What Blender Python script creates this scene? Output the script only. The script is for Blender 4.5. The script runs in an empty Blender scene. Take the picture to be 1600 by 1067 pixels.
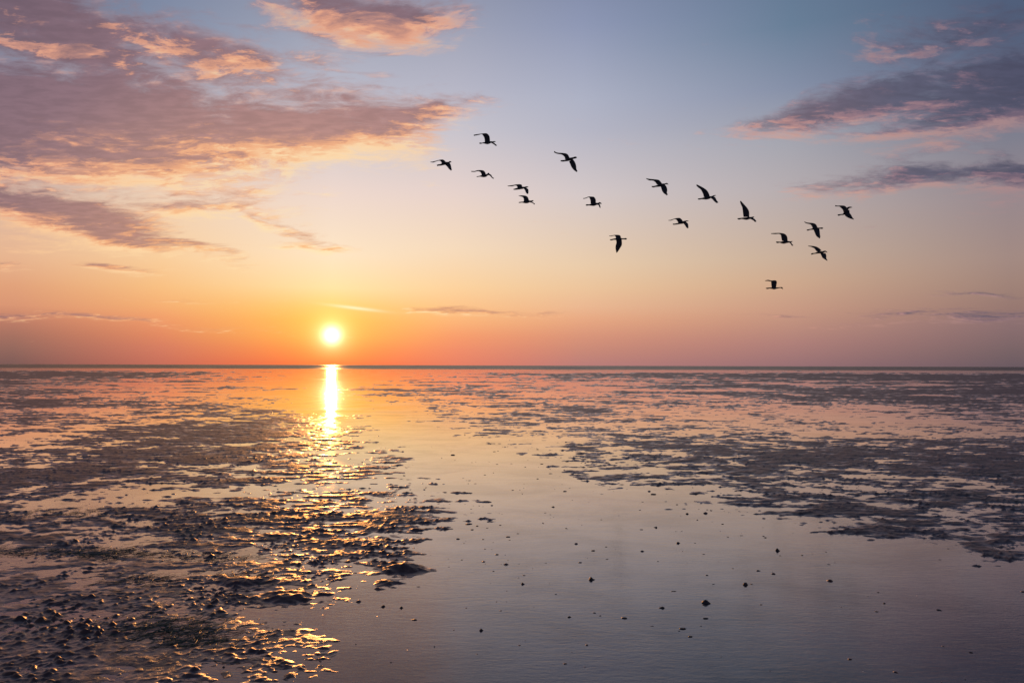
import bpy, math, random
import numpy as np
from mathutils import Matrix, Vector

S = bpy.context.scene
C = S.collection
R = math.radians

# ------------------------------------------------------------------ camera
H = 1.6                       # eye height above the water film
F = 1067.0                    # focal length in pixels of the 1600 px wide photograph (24 mm)
cam_d = bpy.data.cameras.new('camera')
cam = bpy.data.objects.new('camera', cam_d)
C.objects.link(cam)
cam_d.sensor_width = 36.0
cam_d.lens = 24.0
cam_d.clip_start = 0.05
cam_d.clip_end = 60000.0
cam.matrix_world = Matrix.Translation((0, 0, H)) @ Matrix.Rotation(R(90 + 2.013), 4, 'X') @ Matrix.Rotation(R(0.16), 4, 'Z')
S.camera = cam

# ------------------------------------------------------------------ exposure
S.view_settings.view_transform = 'Standard'
S.view_settings.look = 'None'
S.view_settings.exposure = 0.0
S.view_settings.gamma = 1.0
S.view_settings.use_curve_mapping = False

SUN_AZ = math.atan((518 - 800) / F)        # clockwise from +Y
SUN_EL = R(2.42)

# ------------------------------------------------------------------ sky (world)
W = bpy.data.worlds.new('World')
S.world = W
W.use_nodes = True
nt = W.node_tree
nt.nodes.clear()


def lin(c, k=1.0):
    o = []
    for v in c:
        v = v / 255.0
        o.append((v / 12.92 if v <= 0.04045 else ((v + 0.055) / 1.055) ** 2.4) * k)
    return tuple(o) + (1.0,)


class G:
    """small helper to write node maths as expressions"""
    def __init__(s, tree):
        s.t = tree

    def m(s, op, a, b=None, c=None, clamp=False):
        n = s.t.nodes.new('ShaderNodeMath')
        n.operation = op
        n.use_clamp = clamp
        for i, v in enumerate((a, b, c)):
            if v is None:
                continue
            if isinstance(v, (int, float)):
                n.inputs[i].default_value = v
            else:
                s.t.links.new(v, n.inputs[i])
        return n.outputs[0]

    def add(s, a, b): return s.m('ADD', a, b)
    def sub(s, a, b): return s.m('SUBTRACT', a, b)
    def mul(s, a, b): return s.m('MULTIPLY', a, b)
    def div(s, a, b): return s.m('DIVIDE', a, b)
    def mx(s, a, b): return s.m('MAXIMUM', a, b)
    def mn(s, a, b): return s.m('MINIMUM', a, b)

    def smooth(s, x, a, b, lo=0.0, hi=1.0, kind='SMOOTHSTEP'):
        n = s.t.nodes.new('ShaderNodeMapRange')
        n.interpolation_type = kind
        s.t.links.new(x, n.inputs[0])
        n.inputs[1].default_value = a
        n.inputs[2].default_value = b
        n.inputs[3].default_value = lo
        n.inputs[4].default_value = hi
        return n.outputs[0]

    def xyz(s, x, y, z):
        n = s.t.nodes.new('ShaderNodeCombineXYZ')
        for i, v in enumerate((x, y, z)):
            if isinstance(v, (int, float)):
                n.inputs[i].default_value = v
            else:
                s.t.links.new(v, n.inputs[i])
        return n.outputs[0]

    def sep(s, v):
        n = s.t.nodes.new('ShaderNodeSeparateXYZ')
        s.t.links.new(v, n.inputs[0])
        return n.outputs

    def noise(s, vec, scale, detail=4, rough=0.5, dist=0.0, lac=2.0, color=False):
        n = s.t.nodes.new('ShaderNodeTexNoise')
        s.t.links.new(vec, n.inputs['Vector'])
        n.inputs['Scale'].default_value = scale
        n.inputs['Detail'].default_value = detail
        n.inputs['Roughness'].default_value = rough
        n.inputs['Distortion'].default_value = dist
        n.inputs['Lacunarity'].default_value = lac
        return n.outputs['Color'] if color else n.outputs['Fac']

    def ramp(s, fac, stops, mode='LINEAR'):
        n = s.t.nodes.new('ShaderNodeValToRGB')
        cr = n.color_ramp
        cr.interpolation = mode
        while len(cr.elements) > 1:
            cr.elements.remove(cr.elements[-1])
        for i, (p, c) in enumerate(stops):
            e = cr.elements[0] if i == 0 else cr.elements.new(p)
            e.position = p
            e.color = c
        s.t.links.new(fac, n.inputs[0])
        return n.outputs[0]

    def mix(s, f, a, b, mode='MIX'):
        n = s.t.nodes.new('ShaderNodeMix')
        n.data_type = 'RGBA'
        n.blend_type = mode
        n.clamp_result = False
        for i, v in ((0, f), (6, a), (7, b)):
            if isinstance(v, (int, float)):
                n.inputs[i].default_value = v
            elif isinstance(v, tuple):
                n.inputs[i].default_value = v
            else:
                s.t.links.new(v, n.inputs[i])
        return n.outputs[2]


g = G(nt)
tc = nt.nodes.new('ShaderNodeTexCoord').outputs['Generated']
nx, ny, nz = g.sep(tc)[0:3]
rh = g.m('SQRT', g.add(g.mul(nx, nx), g.mul(ny, ny)))
tt = g.div(nz, g.mx(rh, 0.001))                 # tangent of the elevation
azr = g.m('ARCTAN2', nx, ny)                    # azimuth, radians, 0 = straight ahead, + = right
az = g.mul(azr, 180 / math.pi)
HOR = 571.0


def uv(u, v):
    a = math.atan((u - 800) / F)
    return a, (HOR - v) / F * math.cos(a)


# clear sky: colours along the elevation for a fan of compass directions round the sunset
high = [(0.75, (80, 96, 130)), (1.3, (62, 78, 112)), (2.0, (52, 68, 100))]
fan = [
    (20, [(571, (118, 88, 88)), (548, (140, 100, 94)), (525, (162, 110, 98)), (500, (190, 125, 105)), (480, (216, 148, 116)), (450, (224, 160, 122)),
          (400, (232, 182, 146)), (300, (214, 184, 168)), (200, (172, 164, 174)), (130, (145, 150, 172)), (30, (108, 124, 150))]),
    (250, [(571, (188, 104, 92)), (545, (205, 118, 98)), (525, (220, 132, 98)), (500, (236, 152, 106)), (480, (242, 172, 114)), (450, (246, 190, 130)),
           (400, (248, 206, 158)), (300, (238, 210, 186)), (200, (200, 190, 190)), (130, (168, 170, 185)), (30, (132, 143, 168))]),
    (518, [(571, (250, 104, 60)), (548, (255, 140, 66)), (525, (255, 176, 78)), (500, (255, 190, 84)), (480, (254, 203, 112)), (450, (254, 224, 166)),
           (400, (252, 228, 196)), (300, (238, 216, 206)), (200, (206, 200, 206)), (130, (185, 185, 199)), (30, (160, 164, 182))]),
    (710, [(571, (222, 122, 102)), (548, (232, 134, 106)), (525, (242, 152, 108)), (500, (248, 180, 122)), (480, (250, 194, 138)), (450, (250, 209, 158)),
           (390, (245, 218, 188)), (300, (230, 210, 204)), (200, (200, 196, 205)), (130, (182, 182, 198)), (30, (158, 162, 182))]),
    (910, [(571, (182, 124, 122)), (548, (197, 134, 120)), (525, (214, 146, 122)), (500, (230, 166, 130)), (480, (234, 182, 145)), (450, (236, 196, 156)),
           (415, (234, 204, 171)), (300, (212, 200, 200)), (200, (182, 182, 197)), (150, (174, 178, 197)), (30, (143, 152, 181))]),
    (1240, [(571, (150, 112, 116)), (535, (174, 127, 122)), (505, (190, 142, 126)), (480, (200, 154, 132)), (440, (205, 168, 141)), (400, (200, 174, 154)),
            (290, (181, 172, 175)), (210, (163, 164, 175)), (130, (134, 144, 168)), (30, (105, 127, 152))]),
    (1580, [(571, (106, 90, 98)), (548, (118, 98, 102)), (525, (130, 105, 108)), (500, (140, 112, 114)), (480, (150, 119, 113)), (440, (160, 131, 121)),
            (400, (163, 138, 131)), (300, (150, 136, 142)), (200, (124, 126, 142)), (130, (98, 110, 136)), (30, (80, 94, 121))]),
]
TF = 0.5
fac = g.m('MULTIPLY', tt, TF, clamp=True)
cols = []
for u, st in fan:
    stops = []
    for v, c in st:
        a, t = uv(u, v)
        stops.append((max(0.0, t * TF), lin(c)))
    for t, c in high:
        stops.append((min(1.0, t * TF), lin(c)))
    cols.append((math.degrees(uv(u, 0)[0]), g.ramp(fac, stops, 'LINEAR')))
back = g.ramp(fac, [(0, lin((84, 76, 88))), (0.05, lin((98, 88, 102))), (0.1, lin((104, 98, 116))), (0.25, lin((88, 94, 120))), (0.5, lin((64, 78, 110))), (1, lin((52, 68, 100)))])
sky = cols[0][1]
for i in range(1, len(cols)):
    sky = g.mix(g.smooth(az, cols[i - 1][0], cols[i][0], kind='LINEAR'), sky, cols[i][1])
sky = g.mix(g.smooth(g.m('ABSOLUTE', az), 38, 110), sky, back)

# angle to the sun
sd = Vector((math.sin(SUN_AZ) * math.cos(SUN_EL), math.cos(SUN_AZ) * math.cos(SUN_EL), math.sin(SUN_EL)))
dn = nt.nodes.new('ShaderNodeVectorMath')
dn.operation = 'DOT_PRODUCT'
nt.links.new(tc, dn.inputs[0])
dn.inputs[1].default_value = sd
ang = g.mul(g.m('ARCCOSINE', g.mn(dn.outputs['Value'], 1.0)), 180 / math.pi)

# clouds: patches of cover in the sky, broken up by noise laid out on a flat layer overhead
patches = [  # u, v, half width, half height, rise to the right (deg), strength
    (90, 185, 400, 92, 4, 1.35), (420, 205, 300, 52, 8, 1.15), (640, 178, 150, 26, 12, 0.78), (60, 40, 300, 70, -4, 0.90), (200, 115, 400, 110, 4, 0.74), (270, 325, 210, 24, 2, 0.70), (430, 298, 130, 16, 8, 0.55), (150, 270, 330, 22, 4, 0.70), (310, 80, 170, 60, -8, 0.90), (250, 262, 260, 14, 5, 0.75),
    (585, 28, 140, 52, 8, 0.88), (430, 20, 90, 40, 0, 0.6), (500, 90, 120, 26, 0, 0.55), (90, 340, 200, 44, -10, 1.1), (250, 385, 130, 15, -6, 0.85), (300, 320, 160, 14, 6, 0.62),
    (480, 384, 60, 9, 0, 0.8), (420, 360, 90, 10, -14, 0.6), (195, 423, 65, 10, 0, 0.82), (30, 425, 90, 8, 0, 0.5),
    (1340, 160, 190, 38, 6, 0.92), (1580, 135, 230, 76, 2, 1.0), (1470, 190, 200, 20, 2, 0.6), (1520, 30, 200, 60, 4, 0.70),
    (1440, 276, 230, 26, -3, 0.74), (1600, 275, 160, 34, -4, 0.78), (740, 491, 130, 7, 0, 0.60), (1510, 489, 280, 14, 0, 0.46), (1520, 456, 120, 5, 0, 0.5),
    (850, 198, 46, 9, -8, 0.42), (1105, 200, 26, 16, 30, 0.36), (590, 112, 70, 9, -4, 0.5), (545, 150, 60, 10, 0, 0.55), (745, 140, 30, 8, 0, 0.34),
    (120, 505, 330, 7, -2, 0.5), (330, 470, 180, 5, 0, 0.3), (910, 185, 40, 7, 0, 0.32), (1200, 494, 120, 4, 0, 0.4),
]
cg = bpy.data.node_groups.new('cloud_cover', 'ShaderNodeTree')
cg.interface.new_socket('az', in_out='INPUT', socket_type='NodeSocketFloat')
cg.interface.new_socket('t', in_out='INPUT', socket_type='NodeSocketFloat')
cg.interface.new_socket('d', in_out='OUTPUT', socket_type='NodeSocketFloat')
cg.interface.new_socket('w', in_out='OUTPUT', socket_type='NodeSocketFloat')
cg.interface.new_socket('f', in_out='OUTPUT', socket_type='NodeSocketFloat')
gi = cg.nodes.new('NodeGroupInput')
go = cg.nodes.new('NodeGroupOutput')
k = G(cg)
ca, ct = gi.outputs[0], gi.outputs[1]
zz = k.add(k.mx(ct, 0.0), 0.11)
px = k.div(k.m('SINE', ca), zz)
py = k.div(k.m('COSINE', ca), zz)
P = k.xyz(px, py, 0.0)
wv = k.noise(k.xyz(k.mul(ca, 5), k.mul(ct, 14), 3.0), 1.0, 3, 0.55, color=True)
ws = k.sep(wv)
wa = k.add(ca, k.mul(k.sub(ws[0], 0.5), 0.12))
wt = k.add(ct, k.mul(k.sub(ws[1], 0.5), 0.055))
cov = None
se = None
sy = None
for (u, v, ru, rv, rot, st) in patches:
    a0, t0 = uv(u, v)
    ca2 = math.cos(a0)
    ra, rt = ru / F * ca2 * ca2, rv / F * ca2
    c_, s_ = math.cos(R(rot)), math.sin(R(rot))
    da = k.sub(wa, a0)
    dt = k.sub(wt, t0)
    X = k.m('MULTIPLY_ADD', dt, s_ / ra, k.mul(da, c_ / ra))
    Y = k.m('MULTIPLY_ADD', dt, c_ / rt, k.mul(da, -s_ / rt))
    r2 = k.m('MULTIPLY_ADD', X, X, k.mul(Y, Y))
    e = k.mul(k.m('POWER', 2.7183, k.mul(r2, -0.75)), st)
    cov = e if cov is None else k.mx(cov, e)
    se = e if se is None else k.add(se, e)
    sy = k.mul(e, Y) if sy is None else k.m('MULTIPLY_ADD', e, Y, sy)
n1 = k.noise(k.xyz(px, k.mul(py, 1.35), 0.0), 1.9, 10, 0.64, 0.75)
n3 = k.noise(k.xyz(k.mul(px, 1.0), k.mul(py, 2.1), 1.7), 13.0, 4, 0.55, 0.2)
n2 = k.noise(k.xyz(k.mul(px, 1.0), k.mul(py, 1.9), 7.3), 7.0, 7, 0.68, 0.6)
nn = k.add(k.mul(k.sub(n1, 0.5), 2.3), k.mul(k.sub(n2, 0.5), 1.6))
dd = k.add(k.mul(k.sub(cov, 0.34), 1.55), nn)
cg.links.new(dd, go.inputs[0])
cg.links.new(n3, go.inputs[2])
cg.links.new(k.div(sy, k.add(se, 0.05)), go.inputs[1])


def cloud(a_, t_):
    n = nt.nodes.new('ShaderNodeGroup')
    n.node_tree = cg
    nt.links.new(a_, n.inputs[0])
    nt.links.new(t_, n.inputs[1])
    return n.outputs


d0, w0, f0 = cloud(azr, tt)[0:3]
# step towards the sun (mostly downwards in the sky): where the cloud thins that way it is lit
ta = g.sub(SUN_AZ, azr)
tb = g.sub(math.tan(SUN_EL), tt)
ln = g.mx(g.m('SQRT', g.add(g.mul(ta, ta), g.mul(tb, tb))), 0.02)
stp = g.mul(g.add(g.mul(g.mx(tt, 0.0), 0.055), 0.004), 1.0)
d1 = cloud(g.add(azr, g.mul(g.div(ta, ln), stp)), g.add(tt, g.mul(g.div(tb, ln), stp)))[0]
alpha = g.mul(g.smooth(d0, -0.16, 0.80), g.smooth(tt, -0.002, 0.02))
thick = g.smooth(d0, 0.18, 0.85)
low = g.smooth(g.mul(w0, -1.0), 0.10, 1.0)
thk = g.smooth(d0, 0.45, 1.45)
fl = g.smooth(f0, 0.50, 0.72)
lit = g.smooth(g.sub(d0, d1), 0.02, 0.42)
lit = g.m('MULTIPLY_ADD', lit, 0.50, g.mul(low, 0.72))
lit = g.m('MULTIPLY_ADD', g.sub(1.0, thick), 0.20, lit)
lit = g.m('MULTIPLY_ADD', fl, g.m('MULTIPLY_ADD', lit, 0.5, 0.10), g.mul(lit, 0.86))
lit = g.mul(lit, g.sub(1.0, g.mul(thk, g.m('MULTIPLY_ADD', low, -0.45, 0.80))))
lit = g.mn(g.mx(lit, 0.0), 1.0)
dark = g.ramp(g.div(ang, 60.0), [(0.0, lin((236, 160, 110))), (0.12, lin((222, 158, 122))), (0.25, lin((186, 134, 124))), (0.40, lin((142, 108, 117))), (0.55, lin((112, 92, 107))), (0.66, lin((118, 100, 116))), (0.78, lin((92, 90, 112))), (1.0, lin((64, 66, 92)))])
bright = g.ramp(g.div(ang, 60.0), [(0.0, lin((255, 240, 190))), (0.2, lin((255, 222, 172))), (0.34, lin((254, 206, 156))), (0.46, lin((246, 184, 142))), (0.56, lin((230, 164, 138))), (0.66, lin((216, 158, 140))), (1.0, lin((128, 118, 136)))])
mid = g.ramp(g.div(ang, 60.0), [(0.0, lin((252, 190, 120))), (0.25, lin((244, 170, 118))), (0.40, lin((234, 162, 128))), (0.55, lin((208, 148, 134))), (0.75, lin((150, 116, 128))), (1.0, lin((90, 84, 108)))])
darkv = g.mix(g.smooth(f0, 0.35, 0.65), g.mix(0.16, dark, (0, 0, 0, 1)), dark)
ccol = g.mix(g.smooth(lit, 0.05, 0.48), darkv, mid)
ccol = g.mix(g.smooth(lit, 0.32, 0.85), ccol, bright)
sky = g.mix(g.mul(alpha, 0.90), sky, ccol)

# thin lit cloud streak just above the sun
a0, t0 = uv(556, 482)
X = g.div(g.sub(azr, a0), 0.034)
Y = g.div(g.add(g.sub(tt, t0), g.mul(g.sub(azr, a0), 0.10)), 0.0022)
sk = g.m('POWER', 2.7183, g.mul(g.add(g.mul(X, X), g.mul(Y, Y)), -1.0))
sky = g.mix(g.mul(sk, 0.75), sky, lin((255, 244, 205)))


def gauss(w):
    q = g.div(ang, w)
    return g.m('POWER', 2.7183, g.mul(g.mul(q, q), -1.0))


def addc(f, c, k_):
    global sky
    n = nt.nodes.new('ShaderNodeMix')
    n.data_type = 'RGBA'
    n.blend_type = 'ADD'
    n.clamp_result = False
    nt.links.new(f, n.inputs[0])
    nt.links.new(sky, n.inputs[6])
    n.inputs[7].default_value = (c[0] * k_, c[1] * k_, c[2] * k_, 1)
    sky = n.outputs[2]


addc(gauss(4.6), (1.0, 0.50, 0.07), 0.08)
addc(gauss(2.2), (1.0, 0.66, 0.18), 0.24)
addc(gauss(1.2), (1.0, 0.84, 0.50), 0.50)
addc(gauss(0.6), (1.0, 0.88, 0.66), 2.2)

bg = nt.nodes.new('ShaderNodeBackground')
nt.links.new(sky, bg.inputs[0])
bg.inputs[1].default_value = 0.985
st = nt.nodes.new('ShaderNodeTexSky')
st.sky_type = 'NISHITA'
st.sun_disc = False
st.sun_elevation = SUN_EL
st.sun_rotation = SUN_AZ
st.air_density = 1.0
bg2 = nt.nodes.new('ShaderNodeBackground')
nt.links.new(st.outputs[0], bg2.inputs[0])
bg2.inputs[1].default_value = 0.003
asx = nt.nodes.new('ShaderNodeAddShader')
nt.links.new(bg.outputs[0], asx.inputs[0])
nt.links.new(bg2.outputs[0], asx.inputs[1])
wo = nt.nodes.new('ShaderNodeOutputWorld')
nt.links.new(asx.outputs[0], wo.inputs[0])

# ------------------------------------------------------------------ sun
sl = bpy.data.lights.new('sun', 'SUN')
sl.energy = 2.0
sl.angle = R(0.53)
sl.color = (1.0, 0.38, 0.09)
sun = bpy.data.objects.new('sun', sl)
C.objects.link(sun)
sun.rotation_euler = sd.to_track_quat('Z', 'Y').to_euler()


# ------------------------------------------------------------------ helpers
def material(name):
    m = bpy.data.materials.new(name)
    m.use_nodes = True
    t = m.node_tree
    b = t.nodes['Principled BSDF']
    return m, t, b, G(t)


def link(name, verts, faces, mat, parent=None, smooth=True, **props):
    me = bpy.data.meshes.new(name)
    if isinstance(verts, np.ndarray):
        me.vertices.add(len(verts))
        me.vertices.foreach_set('co', verts.astype(np.float32).ravel())
        faces = np.asarray(faces, dtype=np.int32)
        nf, k_ = faces.shape
        me.loops.add(nf * k_)
        me.loops.foreach_set('vertex_index', faces.ravel())
        me.polygons.add(nf)
        me.polygons.foreach_set('loop_start', np.arange(0, nf * k_, k_, dtype=np.int32))
        me.polygons.foreach_set('loop_total', np.full(nf, k_, dtype=np.int32))
        me.update(calc_edges=True)
    else:
        me.from_pydata(verts, [], faces)
    me.materials.append(mat)
    if smooth:
        me.polygons.foreach_set('use_smooth', np.ones(len(me.polygons), dtype=bool))
    o = bpy.data.objects.new(name, me)
    C.objects.link(o)
    if parent:
        o.parent = parent
    for a, b in props.items():
        o[a] = b
    return o


# gradient noise
_rng = np.random.RandomState(11)
_perm = _rng.permutation(4096)
_ga = _rng.rand(4096) * 2 * np.pi
_gx, _gy = np.cos(_ga), np.sin(_ga)


def perlin(x, y, seed=0):
    xi = np.floor(x).astype(np.int64)
    yi = np.floor(y).astype(np.int64)
    xf, yf = x - xi, y - yi
    u_ = xf * xf * xf * (xf * (xf * 6 - 15) + 10)
    v_ = yf * yf * yf * (yf * (yf * 6 - 15) + 10)

    def gr(a, b, fx, fy):
        h = _perm[(_perm[(a + seed * 131) & 4095] + b * 57 + seed * 17) & 4095]
        return _gx[h] * fx + _gy[h] * fy
    n00 = gr(xi, yi, xf, yf)
    n10 = gr(xi + 1, yi, xf - 1, yf)
    n01 = gr(xi, yi + 1, xf, yf - 1)
    n11 = gr(xi + 1, yi + 1, xf - 1, yf - 1)
    return ((n00 * (1 - u_) + n10 * u_) * (1 - v_) + (n01 * (1 - u_) + n11 * u_) * v_) * 1.55   # std about 0.4


# ------------------------------------------------------------------ where mud stands above the water
# rows: distance (given as the photograph row that looks at it), columns: bearing, value: share of mud
tab_v = [576, 580, 584, 589, 595, 602, 612, 622, 635, 655, 675, 695, 720, 745, 770, 800, 830, 860, 890, 925, 960, 1000, 1067]
tab = [
    [.0, .0, .0, .0, .0, .0, .0, .0, .0, .0, .0, .0, .0, .0, .0, .0, .0],
    [.1, .1, .1, .1, .0, .0, .0, .0, .05, .1, .2, .2, .25, .25, .25, .25, .25],
    [1., 1., .95, .75, .25, .0, .1, .3, .7, .85, .95, .95, 1., 1., 1., 1., 1.],
    [1., .95, .8, .6, .2, .0, .1, .25, .5, .65, .75, .85, .9, .9, 1., 1., 1.],
    [.75, .7, .6, .45, .2, .0, .2, .3, .4, .4, .5, .55, .6, .6, .7, .8, .9],
    [.55, .5, .45, .4, .25, .1, .4, .35, .35, .4, .45, .5, .45, .55, .6, .7, .7],
    [.6, .65, .5, .4, .45, .1, .5, .5, .5, .55, .6, .65, .65, .75, .8, .8, .85],
    [.5, .5, .45, .4, .35, .05, .35, .5, .5, .5, .5, .55, .6, .65, .75, .8, .9],
    [.6, .6, .6, .5, .45, .05, .15, .42, .5, .5, .42, .4, .45, .45, .5, .55, .6],
    [.55, .5, .55, .57, .58, .42, .05, .3, .55, .55, .45, .35, .35, .32, .32, .36, .4],
    [.45, .52, .55, .60, .60, .48, .08, .15, .5, .68, .7, .65, .5, .42, .4, .4, .4],
    [.48, .5, .57, .58, .60, .56, .1, .05, .18, .60, .70, .68, .68, .70, .68, .62, .66],
    [.6, .55, .62, .65, .65, .62, .45, .05, .05, .36, .60, .66, .68, .68, .68, .74, .78],
    [.55, .6, .6, .58, .65, .6, .3, .1, .05, .26, .58, .56, .60, .62, .66, .70, .74],
    [.5, .5, .55, .58, .6, .64, .62, .25, .05, .05, .1, .50, .58, .60, .60, .64, .68],
    [.48, .5, .52, .55, .6, .6, .6, .35, .05, .02, .02, .08, .5, .62, .66, .64, .64],
    [.5, .48, .5, .55, .5, .5, .4, .18, .05, .02, .02, .02, .06, .3, .5, .58, .6],
    [.58, .6, .55, .52, .42, .36, .3, .12, .0, .0, .0, .0, .0, .0, .08, .2, .55],
    [.60, .58, .53, .47, .42, .40, .26, .06, .0, .0, .0, .0, .0, .0, .0, .05, .1],
    [.64, .64, .60, .54, .48, .46, .18, .04, .0, .0, .0, .0, .0, .0, .0, .0, .0],
    [.68, .68, .66, .60, .48, .25, .06, .02, .0, .0, .0, .0, .0, .0, .0, .0, .0],
    [.70, .70, .66, .60, .55, .40, .04, .0, .0, .0, .0, .0, .0, .0, .0, .0, .0],
    [.70, .70, .68, .62, .55, .36, .0, .0, .0, .0, .0, .0, .0, .0, .0, .0, .0],
]
TAB = np.array(tab)
TK = np.array([H * F / (v - HOR) for v in tab_v])           # distances, far to near


def mudshare(x, y):
    c = np.clip((x / y * F + 800) / 100.0, 0, 15.999)
    ci = c.astype(int)
    cf = c - ci
    cf = cf * cf * (3 - 2 * cf)
    kk = H * F / y + HOR
    r_ = np.interp(kk, tab_v, np.arange(len(tab_v)))
    r_ = np.clip(r_, 0, len(tab_v) - 1.001)
    ri = r_.astype(int)
    rf = r_ - ri
    a = TAB[ri, ci] * (1 - cf) + TAB[ri, ci + 1] * cf
    b = TAB[ri + 1, ci] * (1 - cf) + TAB[ri + 1, ci + 1] * cf
    return a * (1 - rf) + b * rf


MOUNDS = [(634, 887, 0.14, 0.042), (606, 906, 0.08, 0.016), (540, 846, 0.24, 0.018), (440, 836, 0.20, 0.018), (455, 930, 0.16, 0.026), (385, 905, 0.18, 0.024),
          (640, 808, 0.20, 0.014), (585, 822, 0.14, 0.010)]


def height(x, y, px):
    """mud surface in metres over the water film; px = sample spacing across"""
    # wander of the coarse plan so its edges are ragged
    sc = np.maximum(0.4, y * 0.06)
    xs = x + 0.55 * sc * (perlin(x / (sc * 0 + 1.7), y / 2.3, 1)) + 0.2 * perlin(x / 0.5, y / 0.5, 2)
    ys = y * (1 + 0.05 * perlin(x / 2.6, y / 2.6, 3))
    m_ = mudshare(xs, ys)
    n = np.zeros_like(x)
    tot = 0
    for i, (wl, wy, am) in enumerate(((34., 10., 0.0), (12., 7., 0.40), (4.5, 3.6, 0.6), (1.9, 1.3, 0.8), (0.85, .46, 1.0), (0.40, .20, 1.0), (0.19, .10, 0.85), (0.09, 0.05, 0.55))):
        fade = np.clip((wl / px - 1.6) / 2.0, 0, 1)
        fr = np.clip((y - 20) / 35, 0, 1)
        w_ = am + fr * (0.55, 0.75, 0.6, 0.3, -0.1, -0.3, -0.3, -0.2)[i]
        n += w_ * fade * perlin(x / wl, y / wy, 10 + i)
        tot += (am * 0.4) ** 2
    sig = math.sqrt(tot)
    n /= sig
    hh = n + (m_ - 0.5) * 3.9 - 2.2 * np.clip((0.16 - m_) / 0.16, 0, 1)
    # hummocks above the film, hidden bed below it
    up = np.clip(hh, 0, None)
    fore = np.clip((6.6 - y) / 2.2, 0, 1)
    h = np.where(hh > 0, (0.009 * (1 - np.exp(-up * 1.8)) + 0.0035 * up) * (1 - 0.72 * fore), 0.016 * np.clip(hh, -2.5, 0))
    # worm casts and crumbs
    c1 = perlin(x / 0.062, y / 0.050, 31)
    c2 = perlin(x / 0.030, y / 0.026, 32)
    c3 = perlin(x / 0.13, y / 0.10, 33)
    f1 = np.clip((0.062 / px - 1.4) / 2.0, 0, 1)
    f2 = np.clip((0.030 / px - 1.2) / 2.0, 0, 1)
    f3 = np.clip((0.13 / px - 1.4) / 2.0, 0, 1)
    cl = np.clip(0.5 + 1.1 * perlin(x / 0.45, y / 0.4, 34) + 0.5 * perlin(x / 1.6, y / 1.6, 35), 0.22, 1.5)
    c4 = perlin(x / 0.042, y / 0.034, 36)
    cast = (np.clip(c1 - 0.10, 0, None) ** 1.3 * 0.025 * f1 + np.clip(c4 - 0.15, 0, None) ** 1.2 * 0.017 * f2 + np.clip(c2, -.3, None) * 0.0035 * f2 + np.clip(c3 - 0.30, 0, None) * 0.012 * f3) * cl
    on = np.clip((hh + 0.55) / 0.9, 0, 1)
    h = h + cast * on
    film = np.clip((m_ - 0.22) / 0.2, 0, 1) * np.clip((8.5 - y) / 2.5, 0, 1)
    h = np.where(film > 0, np.maximum(h, cast * film * 1.15 - 0.0035 + 0.003 * c3), h)
    # scattered crumbs lying in the clear channel
    s1 = perlin(x / 0.09, y / 0.08, 41)
    s2 = perlin(x / 1.4, y / 1.4, 42)
    s5 = perlin(x / 0.035, y / 0.03, 43)
    tiny = np.clip(s5 - 0.93 + 0.10 * s2 + np.clip(m_ - 0.05, -0.05, 0.2) * 0.4, 0, None) * 0.05 * f2
    h = np.where(tiny > 0, np.maximum(h, tiny - 0.0008), h)
    crumb = np.clip(s1 - 0.80 + 0.14 * s2 + np.clip(m_ - 0.12, -0.12, 0.3) * 0.35, 0, None) * 0.055
    h = np.where(crumb > 0, np.maximum(h, crumb - 0.001), h)
    # low mounds standing in the shallow edge of the channel
    for (mu, mv, mr, mh) in MOUNDS:
        my = H * F / (mv - HOR)
        mx_ = (mu - 800) / F * my
        wb = 1 + 0.55 * perlin(x / 0.16, y / 0.12, 61) + 0.35 * c1
        wb = np.where(mh > 0.03, 1 + 0.3 * (wb - 1), wb)
        d2 = (((x - mx_) / (mr * 1.25)) ** 2 + ((y - my) / (mr * 0.75)) ** 2) / np.clip(wb, 0.25, 2) ** 2
        near_ = d2 < 9
        if near_.any():
            h = np.where(near_, np.maximum(h, mh * (1.25 * np.exp(-d2) - 0.25) + 0.35 * mh * c3 * np.exp(-d2) + 0.012 * np.clip(c1, 0, 1) * np.exp(-d2) + 0.004 * c2 * np.exp(-d2)), h)
    return h, hh


def fan_grid(k_rows, s_cols):
    y = H * F / k_rows[:, None] * np.ones((1, len(s_cols)))
    x = y * s_cols[None, :]
    return x, y


kr = np.concatenate([np.arange(6.2, 500, 0.86), np.arange(500, 1250, 7.0)])
sc_ = np.linspace(-1.2, 1.2, 1560)
X, Y = fan_grid(kr, sc_)
px_ = Y * (sc_[1] - sc_[0])
Z, HHm = height(X, Y, px_)
rows, colsn = X.shape
idx = np.arange(rows * colsn, dtype=np.int32).reshape(rows, colsn)
quads = np.stack([idx[1:, :-1], idx[1:, 1:], idx[:-1, 1:], idx[:-1, :-1]], -1).reshape(-1, 4)
keep = (np.maximum.reduce([Z[1:, :-1], Z[1:, 1:], Z[:-1, 1:], Z[:-1, :-1]]) > -0.012).reshape(-1)
quads = quads[keep]
verts = np.stack([X, Y, Z], -1).reshape(-1, 3)
used = np.zeros(len(verts), bool)
used[quads.ravel()] = True
remap = np.cumsum(used) - 1
verts = verts[used]
quads = remap[quads].astype(np.int32)

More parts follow.
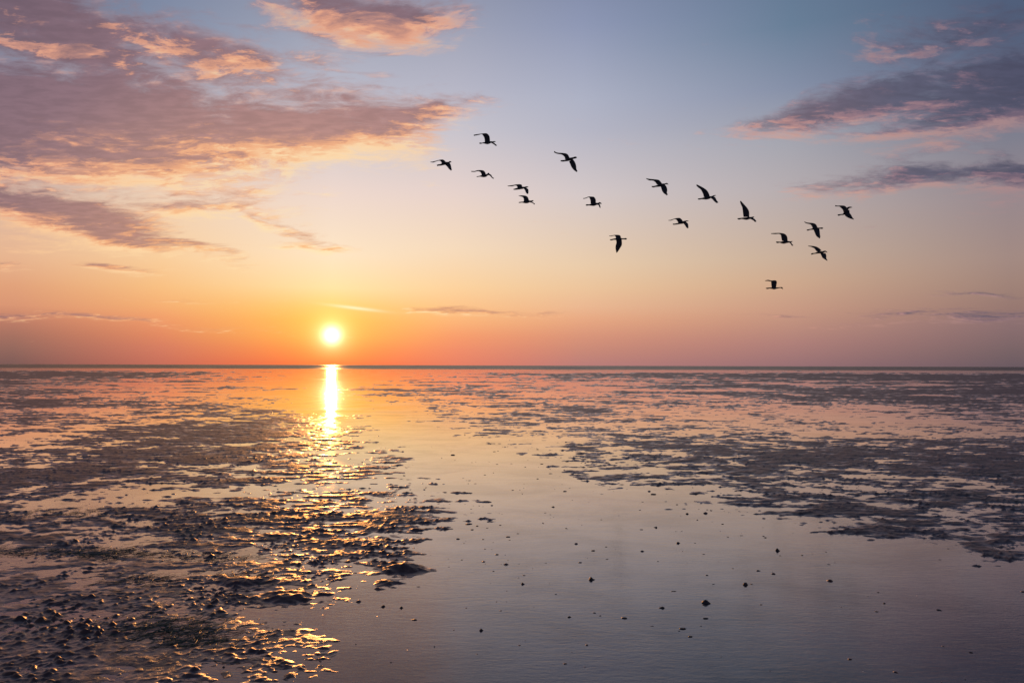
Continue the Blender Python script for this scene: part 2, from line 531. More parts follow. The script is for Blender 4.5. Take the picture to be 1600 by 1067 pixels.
# wet mud
mud, t, b, q = material('wet_mud')
geo = t.nodes.new('ShaderNodeNewGeometry').outputs['Position']
pz = q.sep(geo)[2]
n_a = q.noise(geo, 1.3, 6, 0.6)
n_b = q.noise(geo, 17.0, 5, 0.6)
n_g = q.noise(geo, 0.55, 4, 0.5)
base = q.ramp(n_b, [(0.3, (0.034, 0.019, 0.014, 1)), (0.52, (0.098, 0.056, 0.042, 1)), (0.75, (0.180, 0.108, 0.080, 1))])
base = q.mix(q.smooth(n_a, 0.35, 0.65), base, (0.074, 0.040, 0.040, 1))
base = q.mix(q.mul(q.smooth(n_g, 0.55, 0.68), q.mul(q.smooth(n_a, 0.42, 0.6), 0.7)), base, (0.030, 0.040, 0.022, 1))   # algae film
t.links.new(base, b.inputs['Base Color'])
b.inputs['IOR'].default_value = 1.36
bp = t.nodes.new('ShaderNodeBump')
bp.inputs['Strength'].default_value = 0.7
bp.inputs['Distance'].default_value = 0.006
t.links.new(q.add(q.noise(geo, 70.0, 4, 0.65), q.mul(q.noise(geo, 14.0, 4, 0.6), 2.0)), bp.inputs['Height'])
t.links.new(bp.outputs[0], b.inputs['Normal'])
t.links.new(q.add(q.smooth(pz, 0.000, 0.012, 0.36, 0.55), q.mul(q.sub(n_b, 0.5), 0.2)), b.inputs['Roughness'])
# a film of water still lies on the lower and smoother mud
lw = t.nodes.new('ShaderNodeLayerWeight')
lw.inputs[0].default_value = 0.5
wetp = q.noise(geo, 5.0, 6, 0.65)
wet = q.mul(q.smooth(pz, 0.001, 0.014, 1.0, 0.22), q.smooth(wetp, 0.38, 0.60, 0.25, 1.0))
gl = t.nodes.new('ShaderNodeBsdfGlossy')
gl.inputs['Roughness'].default_value = 0.36
gl.inputs['Color'].default_value = (1.0, 0.87, 0.82, 1)
bq = t.nodes.new('ShaderNodeBump')
bq.inputs['Strength'].default_value = 0.35
bq.inputs['Distance'].default_value = 0.002
t.links.new(q.noise(geo, 45.0, 4, 0.6), bq.inputs['Height'])
t.links.new(bq.outputs[0], gl.inputs['Normal'])
ms = t.nodes.new('ShaderNodeMixShader')
t.links.new(q.m('MULTIPLY', q.m('POWER', lw.outputs['Facing'], 2.9), q.mul(wet, 0.62), clamp=True), ms.inputs[0])
t.links.new(b.outputs[0], ms.inputs[1])
t.links.new(gl.outputs[0], ms.inputs[2])
t.links.new(ms.outputs[0], t.nodes['Material Output'].inputs['Surface'])
link('mudflat', verts, quads, mud, kind='structure')

# water film
wat, t, b, q = material('water_film')
geo = t.nodes.new('ShaderNodeNewGeometry').outputs['Position']
gx, gy, gz = q.sep(geo)[0:3]
patch = q.noise(geo, 0.35, 4, 0.55)
rip = q.noise(q.xyz(q.mul(gx, 7.0), q.mul(gy, 24.0), 0.0), 1.0, 5, 0.62, 0.4)
fine = q.noise(q.xyz(q.mul(gx, 26.0), q.mul(gy, 60.0), 0.0), 1.0, 3, 0.6, 0.2)
swell = q.noise(q.xyz(q.mul(gx, 1.3), q.mul(gy, 3.4), 0.0), 1.0, 3, 0.5)
bp = t.nodes.new('ShaderNodeBump')
t.links.new(q.mul(q.smooth(gy, 4.0, 14.0, 0.60, 0.12), q.smooth(patch, 0.35, 0.65, 0.6, 1.3)), bp.inputs['Strength'])
bp.inputs['Distance'].default_value = 0.003
t.links.new(q.add(q.add(rip, q.mul(fine, 0.5)), q.mul(swell, 1.0)), bp.inputs['Height'])
lw = t.nodes.new('ShaderNodeLayerWeight')
lw.inputs[0].default_value = 0.5
film_n = q.noise(q.xyz(q.mul(gx, 0.9), q.mul(gy, 1.3), 5.0), 1.0, 7, 0.68, 0.5)
refl = q.m('MULTIPLY', q.m('POWER', lw.outputs['Facing'], 3.25), q.smooth(film_n, 0.30, 0.62, 1.04, 1.22), clamp=True)
gl = t.nodes.new('ShaderNodeBsdfGlossy')
t.links.new(q.smooth(patch, 0.35, 0.7, 0.03, 0.11), gl.inputs['Roughness'])
gl.inputs['Color'].default_value = (1.0, 0.93, 0.89, 1)
t.links.new(bp.outputs[0], gl.inputs['Normal'])
df = t.nodes.new('ShaderNodeBsdfDiffuse')
silt = q.noise(geo, 0.8, 5, 0.6)
t.links.new(q.ramp(silt, [(0.3, (0.034, 0.023, 0.023, 1)), (0.7, (0.070, 0.047, 0.044, 1))]), df.inputs['Color'])
ms = t.nodes.new('ShaderNodeMixShader')
t.links.new(refl, ms.inputs[0])
t.links.new(df.outputs[0], ms.inputs[1])
t.links.new(gl.outputs[0], ms.inputs[2])
t.links.new(ms.outputs[0], t.nodes['Material Output'].inputs['Surface'])
link('tidal_water', [(-900, -60, 0), (900, -60, 0), (900, 285, 0), (-900, 285, 0)], [(0, 1, 2, 3)], wat, smooth=False, kind='structure')

# open sea behind the flats, and firm ground below everything
sea, t, b, q = material('sea_water')
geo = t.nodes.new('ShaderNodeNewGeometry').outputs['Position']
gx, gy, gz = q.sep(geo)[0:3]
b.inputs['Base Color'].default_value = (0.030, 0.030, 0.036, 1)
b.inputs['Roughness'].default_value = 0.32
b.inputs['IOR'].default_value = 1.15
b.inputs['Specular Tint'].default_value = (0.9, 0.72, 0.75, 1)
wv_ = q.noise(q.xyz(q.mul(gx, 0.02), q.mul(gy, 0.05), 0.0), 1.0, 5, 0.6)
bp = t.nodes.new('ShaderNodeBump')
bp.inputs['Strength'].default_value = 0.6
bp.inputs['Distance'].default_value = 3.0
t.links.new(wv_, bp.inputs['Height'])
t.links.new(bp.outputs[0], b.inputs['Normal'])
ys_ = np.concatenate([[285.0], np.arange(288, 1500, 3.0), np.arange(1500, 3000, 12.0), [4000, 8000, 16000, 40000]])
xs_ = np.linspace(-1.5, 1.5, 420)
YY = ys_[:, None] * np.ones((1, len(xs_)))
XX = YY * xs_[None, :]
XW = XX[:] + 0
ph = YY + 9 * perlin(XX / 140, YY / 60, 51)
ZZ = 0.42 * (1 - np.abs(np.sin(ph * math.pi / 17.0))) * (0.6 + 0.8 * np.clip(perlin(XX / 60, YY / 40, 52) + 0.4, 0, 1.2)) + 0.10 * perlin(XX / 30, YY / 7, 53)
ZZ *= np.clip((YY - 285) / 40, 0, 1) * np.where(YY > 3000, 0, 1)
r2_, c2_ = XX.shape
ix = np.arange(r2_ * c2_, dtype=np.int32).reshape(r2_, c2_)
link('sea', np.stack([XX, YY, ZZ], -1).reshape(-1, 3), np.stack([ix[:-1, :-1], ix[:-1, 1:], ix[1:, 1:], ix[1:, :-1]], -1).reshape(-1, 4), sea, kind='structure')
link('seabed', [(-30000, -200, -0.3), (30000, -200, -0.3), (30000, 40000, -0.3), (-30000, 40000, -0.3)], [(0, 1, 2, 3)], mud, smooth=False, kind='structure')

# ------------------------------------------------------------------ lumps of mud lying loose in the water film
clodm, t, b, q = material('dark_clod')
geo = t.nodes.new('ShaderNodeTexCoord').outputs['Object']
t.links.new(q.ramp(q.noise(geo, 60.0, 4), [(0.3, (0.014, 0.010, 0.010, 1)), (0.7, (0.045, 0.032, 0.028, 1))]), b.inputs['Base Color'])
b.inputs['Roughness'].default_value = 0.5


def clod(name, u, v, wpx, tall, seed, label):
    y = H * F / (v - HOR)
    x = (u - 800) / F * y
    w = wpx * 0.85 / F * y
    rg = random.Random(seed)
    V, Fc = [], []
    nr, ns = 6, 12
    lobes = [(rg.uniform(-.35, .35), rg.uniform(-.3, .3), rg.uniform(.35, .6)) for _ in range(3)]
    for i in range(nr + 1):
        rr_ = i / nr
        for j in range(ns):
            th = 2 * math.pi * j / ns
            wob = 1 + 0.22 * math.sin(th * 2 + seed) + 0.14 * math.sin(th * 5 + seed * 2.3) + rg.uniform(-.07, .07)
            px_, py_ = 0.5 * rr_ * wob * math.cos(th), 0.36 * rr_ * wob * math.sin(th)
            hz = sum(max(0.0, 1 - ((px_ - a_) ** 2 + (py_ - b_) ** 2) / (c_ * c_)) for a_, b_, c_ in lobes) / 1.6
            V.append((px_ * w, py_ * w, w * tall * 0.42 * (hz * (1 - rr_ ** 3) + 0.25 * (1 - rr_ ** 2)) + rg.uniform(-.012, .012) * w - (0.006 if i == nr else 0)))
    for i in range(nr):
        for j in range(ns):
            a_, b_ = i * ns + j, i * ns + (j + 1) % ns
            Fc.append((a_, a_ + ns, b_ + ns, b_))
    Fc.append(tuple(nr * ns + j for j in range(ns)))
    o = link(name, V, Fc, clodm)
    o.location = (x, y, 0.0)
    o['label'] = label
    o['category'] = 'mud clod'
    o['group'] = 'dark mud clods lying in the shallow water'
    return o


CLODS = [
    (925, 901, 12, .55, 'dark mud clod in shallow water, left one of the middle row in the channel'),
    (1100, 936, 17, .45, 'largest dark mud clod, low in the channel right of centre'),
    (1162, 908, 10, .70, 'small upright mud clod above and right of the largest one'),
    (1212, 856, 9, .60, 'round dark mud clod just below the tip of the right mud bank'),
    (1058, 845, 8, .45, 'dark mud clod right of centre, right one of an upper close pair'),
    (1023, 821, 7, .50, 'tiny dark mud clod above and left of an upper close pair'),
    (1182, 887, 10, .25, 'flat thin mud clod under the round one near the right bank'),
    (818, 908, 8, .50, 'small dark mud clod at the middle of the picture in the water'),
    (890, 958, 8, .45, 'faint small mud clod low in the channel, just right of the centre'),
    (1032, 944, 11, .35, 'broken flat mud clod to the left of the largest one'),
    (602, 943, 10, .40, 'ragged mud clod left of the channel, below the rounded mound'),
    (631, 945, 7, .60, 'upright mud clod beside the ragged one below the rounded mound'),
    (754, 979, 9, .55, 'lone dark mud clod low in the open water left of centre'),
    (650, 963, 12, .20, 'flat mud sliver at the foot of the pair below the mound'),
    (1376, 936, 6, .50, 'tiny mud clod alone far to the right in the channel'),
    (864, 790, 6, .45, 'tiny mud clod in the bright upper part of the channel'),
    (1460, 946, 12, .18, 'thin flat mud sliver at the lower right of the channel'),
    (1072, 800, 6, .50, 'tiny dark mud clod close under the left tip of the right bank'),
]
for i, (u, v, w_, tl, lb) in enumerate(CLODS):
    clod('mud_clod', u, v, w_, tl, 7 + i * 3, lb)

# crumbs, shell bits and dashes of silt strewn over the channel: nobody could count them
rg = random.Random(21)
V, Fc = [], []
for _ in range(230):
    vv = rg.choice((rg.uniform(665, 760), rg.uniform(700, 880), rg.uniform(760, 1040)))
    edge = 640 + (vv - 665) * 0.35
    uu = rg.choice((edge + abs(rg.gauss(0, 90)) + 40, rg.uniform(700, 1150), rg.uniform(900, 1580)))
    if vv < 760 and uu > 900 + (vv - 665) * 2.2:
        continue
    if vv < 860 and uu > 1150 + (vv - 770) * 4:
        continue
    y = H * F / (vv - HOR)
    x = (uu - 800) / F * y
    w = (1.1 + 2.6 * rg.random() ** 4) / F * y
    w *= rg.choice((1, 1, 1.8))
    l_ = w * rg.uniform(0.3, 1.0)
    b0 = len(V)
    n_ = 7
    top = w * rg.uniform(0.08, 0.30)
    for ring, (rr_, zz_) in enumerate(((1.0, -0.001), (0.8, top * 0.7), (0.4, top))):
        for j in range(n_):
            th = 2 * math.pi * j / n_
            k_ = rr_ * rg.uniform(0.7, 1.25)
            V.append((x + w * k_ * math.cos(th), y + l_ * k_ * math.sin(th), zz_))
    for ring in range(2):
        for j in range(n_):
            a_, b_ = b0 + ring * n_ + j, b0 + ring * n_ + (j + 1) % n_
            Fc.append((a_, b_, b_ + n_, a_ + n_))
    Fc.append(tuple(b0 + 2 * n_ + j for j in range(n_)))
link('mud_crumbs', V, Fc, clodm, kind='stuff', label='tiny dark mud crumbs strewn over the shallow water of the channel', category='mud crumbs')

# algae strands washed over the mud: nobody could count them
alg, t, b, q = material('green_algae')
geo = t.nodes.new('ShaderNodeNewGeometry').outputs['Position']
t.links.new(q.ramp(q.noise(geo, 20.0, 3), [(0.3, (0.014, 0.028, 0.010, 1)), (0.7, (0.040, 0.065, 0.022, 1))]), b.inputs['Base Color'])
b.inputs['Roughness'].default_value = 0.4
rg = random.Random(5)
V, Fc = [], []
for (u, v, su, sv, n_) in [(258, 985, 34, 9, 260), (300, 996, 22, 7, 120), (100, 862, 45, 3, 260), (175, 866, 30, 3, 160), (385, 903, 16, 3, 120), (215, 905, 20, 4, 90), (30, 805, 60, 3, 160), (330, 870, 26, 3, 90), (120, 800, 30, 3, 90)]:
    for _ in range(n_):
        uu, vv = rg.gauss(u, su * 1.7), rg.gauss(v, sv * 1.5)
        y = H * F / (vv - HOR)
        x = (uu - 800) / F * y
        a_ = rg.uniform(-0.9, 1.2)
        L_ = rg.uniform(0.04, 0.16)
        w_ = rg.uniform(0.0012, 0.003)
        b0 = len(V)
        z0 = rg.uniform(0.002, 0.006)
        for j in range(5):
            s_ = j / 4
            cx, cy = x + L_ * s_ * math.cos(a_ + s_ * 0.6), y + L_ * s_ * math.sin(a_ + s_ * 0.6)
            z_ = z0 + 0.0015 * math.sin(s_ * math.pi) + rg.uniform(-.001, .001)
            V.append((cx - w_ * math.sin(a_), cy + w_ * math.cos(a_), z_))
            V.append((cx, cy, z_ + w_ * 0.8))
            V.append((cx + w_ * math.sin(a_), cy - w_ * math.cos(a_), z_))
        for j in range(4):
            c_ = b0 + j * 3
            Fc += [(c_, c_ + 1, c_ + 4, c_ + 3), (c_ + 1, c_ + 2, c_ + 5, c_ + 4)]
link('algae', V, Fc, alg, kind='stuff', label='dark green algae strands lying over the wet mud', category='algae')

# ------------------------------------------------------------------ birds
plum, t, b, q = material('dark_plumage')
geo = t.nodes.new('ShaderNodeTexCoord').outputs['Object']
t.links.new(q.ramp(q.noise(geo, 14.0, 4), [(0.3, (0.012, 0.010, 0.010, 1)), (0.7, (0.030, 0.024, 0.022, 1))]), b.inputs['Base Color'])
b.inputs['Roughness'].default_value = 0.7
horn, t, b, q = material('dark_beak')
b.inputs['Base Color'].default_value = (0.02, 0.016, 0.014, 1)
b.inputs['Roughness'].default_value = 0.45

BIRDS = [
  ((-1.12,30.5,11.63),[(-0.378,-0.01,0.026),(-0.313,-0.015,0.029),(-0.262,-0.01,0.018),(-0.184,0.004,0.027),(-0.083,-0.0,0.046),(0.0,0.0,0.055),(0.092,0.028,0.047),(0.175,0.047,0.029),(0.239,0.054,0.02),(0.294,0.059,0.027),(0.359,0.06,0.007)],[(0.106,0.079,-0.134,0.042),(0.096,0.238,-0.157,0.218),(0.063,0.34,-0.204,0.311),(-0.039,0.44,-0.26,0.386),(-0.186,0.44,-0.296,0.397),(-0.416,0.413,-0.416,0.362),(-0.642,0.38,-0.632,0.315)],[(0.138,0.061,0.0,-0.005),(0.212,0.052,0.147,-0.004),(0.304,-0.008,0.249,-0.055),(0.415,-0.106,0.36,-0.139)]),
  ((-3.19,32,11.14),[(-0.385,-0.103,0.032),(-0.308,-0.079,0.033),(-0.212,-0.069,0.038),(-0.096,-0.03,0.053),(0.0,0.0,0.057),(0.096,0.03,0.043),(0.164,0.049,0.024),(0.226,0.074,0.036),(0.299,0.069,0.01)],[(0.038,0.088,-0.164,-0.01),(-0.059,0.166,-0.184,0.058),(-0.127,0.19,-0.237,0.111),(-0.252,0.175,-0.329,0.121),(-0.445,0.125,-0.454,0.077),(-0.58,0.091,-0.57,0.037),(-0.715,0.074,-0.71,0.052)],[(0.212,0.049,0.0,-0.068),(0.271,-0.067,0.097,-0.156),(0.295,-0.184,0.175,-0.263),(0.32,-0.301,0.272,-0.34)]),
  ((-1.23,31,10.28),[(-0.416,-0.053,0.013),(-0.374,-0.046,0.017),(-0.28,-0.029,0.019),(-0.187,-0.019,0.037),(-0.093,-0.019,0.051),(0.0,0.0,0.051),(0.075,0.047,0.037),(0.102,0.071,0.03),(0.13,0.104,0.028),(0.172,0.095,0.009)],[(0.018,0.075,-0.187,-0.001),(-0.029,0.179,-0.197,0.075),(-0.094,0.236,-0.244,0.16),(-0.188,0.259,-0.319,0.197),(-0.375,0.254,-0.393,0.197),(-0.515,0.215,-0.515,0.168),(-0.664,0.22,-0.664,0.173)],[(0.14,0.085,0.0,0.0),(0.187,0.081,0.131,0.019),(0.262,0.029,0.206,-0.018),(0.309,-0.056,0.271,-0.094),(0.384,-0.112,0.337,-0.145)]),
  ((2.41,28.5,10.29),[(-0.384,-0.067,0.022),(-0.303,-0.072,0.032),(-0.202,-0.062,0.032),(-0.101,-0.031,0.05),(0.0,0.0,0.055),(0.081,0.021,0.05),(0.162,0.052,0.035),(0.243,0.072,0.038),(0.303,0.072,0.015)],[(0.0,0.072,-0.202,-0.011),(-0.061,0.184,-0.212,0.081),(-0.142,0.245,-0.303,0.173),(-0.324,0.27,-0.405,0.208),(-0.526,0.285,-0.526,0.223),(-0.658,0.351,-0.668,0.284)],[(0.152,-0.01,-0.03,-0.092),(0.222,-0.112,0.03,-0.235),(0.273,-0.255,0.081,-0.347),(0.293,-0.418,0.162,-0.449),(0.333,-0.499,0.283,-0.545)]),
  ((0.51,32.5,10.12),[(-0.463,-0.081,0.018),(-0.371,-0.068,0.033),(-0.238,-0.041,0.046),(-0.106,-0.014,0.053),(0.0,0.0,0.046),(0.079,0.02,0.029),(0.159,0.034,0.033),(0.258,0.041,0.011)],[(-0.027,0.033,-0.278,-0.034),(-0.053,0.133,-0.278,0.033),(-0.133,0.173,-0.318,0.086),(-0.305,0.166,-0.398,0.099),(-0.504,0.132,-0.53,0.065),(-0.755,0.098,-0.728,0.065)],[(0.159,-0.006,0.027,-0.033),(0.252,-0.073,0.093,-0.127),(0.265,-0.193,0.133,-0.233),(0.252,-0.273,0.199,-0.3)]),
  ((0.71,33,9.55),[(-0.403,-0.028,0.016),(-0.336,-0.017,0.024),(-0.228,-0.007,0.024),(-0.107,-0.007,0.047),(0.0,0.0,0.056),(0.107,0.03,0.047),(0.188,0.048,0.024),(0.282,0.062,0.029),(0.316,0.075,0.011)],[(0.107,0.082,-0.161,0.027),(0.053,0.23,-0.162,0.149),(-0.041,0.305,-0.202,0.23),(-0.189,0.331,-0.296,0.27),(-0.417,0.324,-0.404,0.297)],[(0.215,0.041,0.081,0.0),(0.309,-0.026,0.255,-0.047),(0.39,-0.08,0.35,-0.128)]),
  ((3.73,31,8.96),[(-0.373,-0.025,0.02),(-0.317,-0.02,0.032),(-0.224,-0.015,0.026),(-0.112,-0.01,0.042),(0.0,0.0,0.056),(0.112,0.033,0.046),(0.196,0.048,0.032),(0.271,0.071,0.039),(0.355,0.039,0.009)],[(0.098,0.075,-0.149,0.037),(0.089,0.235,-0.163,0.188),(0.019,0.348,-0.196,0.291),(-0.055,0.369,-0.224,0.324),(-0.242,0.371,-0.261,0.328),(-0.373,0.319,-0.354,0.286),(-0.504,0.295,-0.476,0.257)],[(0.187,0.029,0.093,-0.019),(0.271,0.001,0.196,-0.018),(0.298,-0.084,0.233,-0.093),(0.298,-0.15,0.261,-0.145)]),
  ((6.45,29,9.36),[(-0.483,-0.084,0.02),(-0.412,-0.1,0.029),(-0.319,-0.079,0.029),(-0.206,-0.058,0.041),(-0.082,-0.031,0.051),(0.0,0.0,0.041),(0.082,0.021,0.022),(0.154,0.037,0.029),(0.211,0.021,0.014),(0.214,-0.015,0.006)],[(-0.02,0.021,-0.257,-0.011),(-0.102,0.135,-0.318,0.082),(-0.184,0.202,-0.4,0.149),(-0.348,0.227,-0.472,0.165),(-0.574,0.247,-0.595,0.175),(-0.739,0.273,-0.708,0.231)],[(0.092,0.0,-0.103,-0.083),(0.164,-0.114,-0.073,-0.176),(0.189,-0.238,-0.032,-0.29),(0.173,-0.352,0.039,-0.383),(0.208,-0.424,0.152,-0.466)]),
  ((8.54,29.5,8.92),[(-0.465,-0.059,0.016),(-0.397,-0.059,0.029),(-0.303,-0.043,0.026),(-0.199,-0.032,0.041),(-0.105,-0.021,0.057),(0.0,0.0,0.057),(0.084,0.021,0.041),(0.168,0.048,0.029),(0.23,0.08,0.026),(0.325,0.106,0.01)],[(0.063,0.069,-0.209,0.026),(0.022,0.195,-0.229,0.142),(-0.04,0.3,-0.291,0.278),(-0.123,0.379,-0.353,0.373),(-0.3,0.489,-0.436,0.436),(-0.518,0.594,-0.524,0.52)],[(0.209,0.069,0.084,-0.005),(0.303,0.006,0.167,-0.068),(0.354,-0.099,0.249,-0.162),(0.427,-0.204,0.343,-0.236)]),
  ((10.01,29,7.9),[(-0.384,-0.001,0.013),(-0.316,-0.012,0.031),(-0.214,0.005,0.025),(-0.102,0.005,0.039),(0.0,0.0,0.05),(0.113,0.023,0.047),(0.204,0.035,0.034),(0.271,0.052,0.031),(0.334,0.078,0.011)],[(0.131,0.08,-0.124,0.068),(0.127,0.296,-0.15,0.273),(0.061,0.444,-0.176,0.477),(-0.074,0.603,-0.221,0.58),(-0.208,0.751,-0.254,0.671),(-0.23,0.785,-0.27,0.739)],[(0.283,0.024,0.135,0.0),(0.361,-0.022,0.27,-0.067),(0.428,-0.112,0.36,-0.147)]),
  ((7.9,31.5,8.25),[(-0.446,-0.076,0.023),(-0.372,-0.078,0.026),(-0.279,-0.066,0.028),(-0.186,-0.047,0.032),(-0.093,-0.024,0.042),(0.0,0.0,0.051),(0.074,0.028,0.046),(0.149,0.061,0.03),(0.205,0.075,0.023),(0.288,0.076,0.007)],[(0.028,0.066,-0.195,-0.01),(-0.036,0.159,-0.241,0.074),(-0.129,0.219,-0.296,0.139),(-0.296,0.205,-0.371,0.149),(-0.445,0.162,-0.464,0.116),(-0.538,0.129,-0.538,0.087),(-0.659,0.112,-0.65,0.087)],[(0.177,0.029,0.046,-0.047),(0.26,-0.046,0.111,-0.121),(0.278,-0.158,0.166,-0.215),(0.277,-0.252,0.221,-0.261)]),
  ((4.87,30.5,7.29),[(-0.485,-0.034,0.016),(-0.42,-0.039,0.027),(-0.323,-0.017,0.027),(-0.216,-0.006,0.037),(-0.108,-0.0,0.054),(0.0,0.0,0.048),(0.065,0.006,0.027),(0.172,0.006,0.027),(0.237,0.006,0.034),(0.28,-0.005,0.009)],[(0.022,0.038,-0.216,0.005),(0.0,0.136,-0.226,0.081),(-0.064,0.179,-0.258,0.135),(-0.258,0.184,-0.301,0.146),(-0.388,0.162,-0.398,0.124),(-0.528,0.145,-0.506,0.118)],[(0.054,-0.038,-0.216,-0.039),(0.064,-0.179,-0.194,-0.158),(0.053,-0.287,-0.233,-0.32),(-0.023,-0.417,-0.233,-0.45),(-0.098,-0.537,-0.217,-0.537),(-0.169,-0.623,-0.193,-0.623)]),
  ((12.51,31,7.26),[(-0.466,0.008,0.014),(-0.401,-0.01,0.035),(-0.298,-0.006,0.023),(-0.205,-0.015,0.042),(-0.103,-0.014,0.056),(0.0,0.0,0.046),(0.093,0.01,0.037),(0.177,0.01,0.026),(0.242,0.019,0.023),(0.289,0.038,0.009)],[(0.075,0.056,-0.195,0.056),(0.063,0.206,-0.221,0.187),(0.022,0.309,-0.239,0.299),(-0.07,0.384,-0.275,0.355),(-0.237,0.421,-0.35,0.374),(-0.47,0.422,-0.48,0.364),(-0.694,0.408,-0.685,0.373)],[(0.214,0.019,0.121,-0.018),(0.251,-0.055,0.185,-0.065),(0.324,-0.149,0.249,-0.168)]),
  ((13.47,30,7.69),[(-0.45,-0.073,0.019),(-0.392,-0.073,0.027),(-0.306,-0.049,0.021),(-0.21,-0.034,0.027),(-0.115,-0.02,0.043),(0.0,0.0,0.047),(0.086,0.005,0.027),(0.172,0.01,0.027),(0.229,0.01,0.033),(0.282,0.01,0.008)],[(0.039,0.029,-0.191,-0.001),(-0.008,0.144,-0.219,0.086),(-0.083,0.216,-0.284,0.172),(-0.207,0.245,-0.389,0.201),(-0.426,0.263,-0.484,0.229),(-0.55,0.311,-0.56,0.282)],[(0.114,-0.029,-0.144,-0.068),(0.132,-0.144,-0.098,-0.192),(0.14,-0.269,-0.042,-0.317),(0.153,-0.365,0.024,-0.384),(0.128,-0.441,0.099,-0.432)]),
  ((13.84,30.5,6.71),[(-0.418,-0.094,0.019),(-0.369,-0.064,0.029),(-0.282,-0.05,0.021),(-0.194,-0.035,0.027),(-0.097,-0.005,0.043),(0.0,0.0,0.048),(0.097,0.005,0.043),(0.165,0.035,0.034),(0.224,0.044,0.029),(0.272,0.025,0.019),(0.31,-0.004,0.008)],[(0.059,0.083,-0.164,0.034),(-0.036,0.18,-0.231,0.121),(-0.113,0.229,-0.288,0.189),(-0.191,0.263,-0.356,0.218),(-0.336,0.292,-0.423,0.247),(-0.559,0.306,-0.53,0.271)],[(0.242,-0.043,-0.001,-0.063),(0.269,-0.15,0.046,-0.161),(0.268,-0.267,0.094,-0.248),(0.315,-0.355,0.286,-0.374)]),
  ((14.76,30,8.45),[(-0.365,-0.153,0.015),(-0.315,-0.163,0.032),(-0.224,-0.143,0.022),(-0.123,-0.132,0.028),(-0.052,-0.081,0.05),(0.0,0.0,0.07),(0.052,0.092,0.06),(0.103,0.153,0.04),(0.184,0.183,0.03),(0.285,0.184,0.01)],[(0.082,0.122,-0.092,-0.082),(0.033,0.193,-0.13,0.061),(-0.047,0.254,-0.21,0.152),(-0.188,0.269,-0.29,0.213),(-0.349,0.258,-0.38,0.217),(-0.45,0.283,-0.491,0.227)],[(0.163,0.082,-0.052,-0.122),(0.181,-0.071,-0.033,-0.193),(0.23,-0.131,0.067,-0.264),(0.289,-0.253,0.177,-0.314),(0.358,-0.344,0.338,-0.36)]),
  ((12.02,31,5.15),[(-0.465,-0.001,0.011),(-0.392,-0.01,0.029),(-0.291,0.004,0.023),(-0.182,-0.001,0.032),(-0.091,-0.014,0.041),(0.0,0.0,0.032),(0.091,0.014,0.023),(0.201,0.028,0.018),(0.264,0.019,0.031),(0.305,-0.013,0.013),(0.314,-0.054,0.005)],[(0.009,0.032,-0.2,0.041),(0.038,0.188,-0.217,0.187),(0.049,0.297,-0.225,0.287),(-0.014,0.359,-0.252,0.315),(-0.206,0.351,-0.288,0.31),(-0.351,0.383,-0.361,0.324),(-0.497,0.351,-0.489,0.323)],[(-0.009,-0.005,-0.173,-0.014),(-0.028,-0.023,-0.164,-0.032),(-0.073,-0.041,-0.146,-0.046)]),

]


def spline(P_, n):
    """Catmull-Rom through the rows of P_"""
    P_ = np.array(P_, float)
    e = np.vstack([2 * P_[0] - P_[1], P_, 2 * P_[-1] - P_[-2]])
    o = []
    for i in range(len(P_) - 1):
        a, b_, c, d = e[i], e[i + 1], e[i + 2], e[i + 3]
        for s_ in np.linspace(0, 1, n, endpoint=False):
            o.append(0.5 * ((2 * b_) + (-a + c) * s_ + (2 * a - 5 * b_ + 4 * c - d) * s_ ** 2 + (-a + 3 * b_ - 3 * c + d) * s_ ** 3))
    o.append(P_[-1])
    return np.array(o)


def lean(V, pos):
    """keep the traced outline where it is seen although near and far parts differ in depth"""
    kx, kz = pos[0] / pos[1], (pos[2] - H) / pos[1]
    return [(x + y * kx, y, z + y * kz) for x, y, z in V]


def tube(pts, V, Fc, ns=10, flat=1.0):
    """closed tapered tube; rows x, y, z, r"""
    base_ = len(V)
    n = len(pts)
    for i, (x, y, z, r) in enumerate(pts):
        a = pts[max(i - 1, 0)]
        c = pts[min(i + 1, n - 1)]
        d = Vector((c[0] - a[0], c[1] - a[1], c[2] - a[2])).normalized()
        s_ = d.cross(Vector((0, 0, 1))).normalized()
        u_ = s_.cross(d).normalized()
        for j in range(ns):
            th = 2 * math.pi * j / ns
            p = Vector((x, y, z)) + s_ * math.cos(th) * r * flat + u_ * math.sin(th) * r
            V.append(tuple(p))
    for i in range(n - 1):
        for j in range(ns):
            a = base_ + i * ns + j
            b_ = base_ + i * ns + (j + 1) % ns
            Fc.append((a, b_, b_ + ns, a + ns))
    Fc.append(tuple(base_ + j for j in range(ns))[::-1])
    Fc.append(tuple(base_ + (n - 1) * ns + j for j in range(ns)))


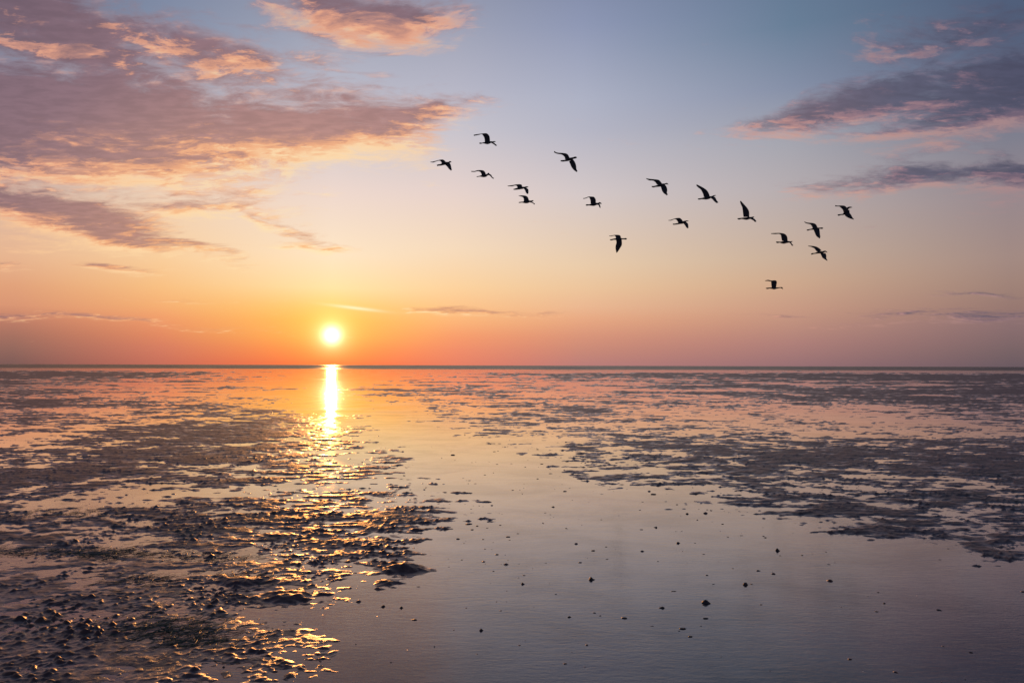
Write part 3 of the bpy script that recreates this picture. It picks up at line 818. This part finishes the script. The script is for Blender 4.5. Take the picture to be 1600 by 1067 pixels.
def wing(secs, sign, V, Fc):
    """secs rows: leading x, z, trailing x, z; the depth comes from the real wing length"""
    s_ = spline(secs, 5)
    mid = np.stack([(s_[:, 0] + s_[:, 2]) / 2, (s_[:, 1] + s_[:, 3]) / 2], -1)
    seg = np.r_[0, np.cumsum(np.hypot(*np.diff(mid, axis=0).T))]
    L = seg[-1]
    dep = math.sqrt(max(0.62 ** 2 - L ** 2, 0.16 ** 2))
    y = sign * (0.02 + dep * seg / L)
    base_ = len(V)
    n = len(s_)
    prof = [(0, 0), (0.12, .8), (0.35, 1.0), (0.7, .6), (1, 0.12), (1, -0.12), (0.7, -.35), (0.35, -.7), (0.12, -.6)]
    for i in range(n):
        le = Vector((s_[i, 0], y[i], s_[i, 1]))
        te = Vector((s_[i, 2], y[i], s_[i, 3]))
        j0, j1 = max(i - 1, 0), min(i + 1, n - 1)
        sp = Vector((mid[j1, 0] - mid[j0, 0], y[j1] - y[j0], mid[j1, 1] - mid[j0, 1]))
        nr = (te - le).cross(sp)
        nr = nr.normalized() if nr.length > 1e-6 else Vector((0, 0, 1))
        th = 0.022 * (1 - 0.35 * seg[i] / L)
        for (c, w_) in prof:
            V.append(tuple(le.lerp(te, c) + nr * th * w_))
    m_ = len(prof)
    for i in range(n - 1):
        for j in range(m_):
            a = base_ + i * m_ + j
            b_ = base_ + i * m_ + (j + 1) % m_
            Fc.append((a, b_, b_ + m_, a + m_))
    Fc.append(tuple(base_ + j for j in range(m_))[::-1])
    Fc.append(tuple(base_ + (n - 1) * m_ + j for j in range(m_)))


labels = [
    'dark bird with a square raised wing, topmost at the left end of the flock',
    'dark bird at the far left end of the flock, wing trailing back',
    'dark bird with both wings arched low, just right of the leftmost bird',
    'large dark bird with one wing stretched down, highest left of the middle',
    'dark bird with one wing trailing back, directly above its close neighbour',
    'dark bird with a curved raised wing, just beneath its close neighbour',
    'dark bird with an upright square wing, alone in the middle of the flock',
    'dark bird with one wing hanging down, left neighbour of the bird with slanting wing',
    'dark bird with a broad wing slanting up and back, right of the middle',
    'dark bird with its long wing raised steeply above its back',
    'dark bird gliding with a thin wing swept back, right of the middle, low',
    'dark bird with a big leaf-shaped wing hanging straight down, lowest in the middle',
    'dark bird with a hooked raised wing, left of the pair at the right',
    'dark bird with a wing hanging down, upper one of the pair at right',
    'dark bird with a wing swept to a point, lower of the right pair',
    'dark bird with a thick kinked body and raised head, rightmost of all',
    'small dark bird with a square upright wing, lowest of all near the horizon',
]
for bi, (pos, body, far, near) in enumerate(BIRDS):
    V, Fc = [], []
    bb = spline([(p[0], 0.0, p[1], p[2]) for p in body], 4)
    bb[:, 3] = np.maximum(bb[:, 3] * 1.12, 0.010)
    nb = len(body)
    cut = (nb - 2) * 4                      # beak starts at the last body stop but one
    head = bb[:cut + 2].copy()
    tube([tuple(p) for p in head], V, Fc, 12, 1.0)
    wing(far, 1, V, Fc)
    wing(near, -1, V, Fc)
    me = bpy.data.meshes.new('bird')
    me.from_pydata(lean(V, pos), [], Fc)
    o = bpy.data.objects.new('bird', me)
    C.objects.link(o)
    rm = o.modifiers.new('r', 'REMESH')
    rm.mode = 'VOXEL'
    rm.voxel_size = 0.007
    rm.use_smooth_shade = True
    dg = bpy.context.evaluated_depsgraph_get()
    me2 = bpy.data.meshes.new_from_object(o.evaluated_get(dg))
    me2.name = 'bird'
    o.modifiers.clear()
    o.data = me2
    me2.materials.clear()
    me2.materials.append(plum)
    o.location = pos
    o['label'] = labels[bi]
    o['category'] = 'bird'
    o['group'] = 'birds flying in a loose line over the mudflat'
    V, Fc = [], []
    bk = bb[cut:].copy()
    bk[0, 3] *= 0.75
    tube([tuple(p) for p in bk], V, Fc, 8, 0.8)
    link('beak', V, Fc, horn, parent=o)
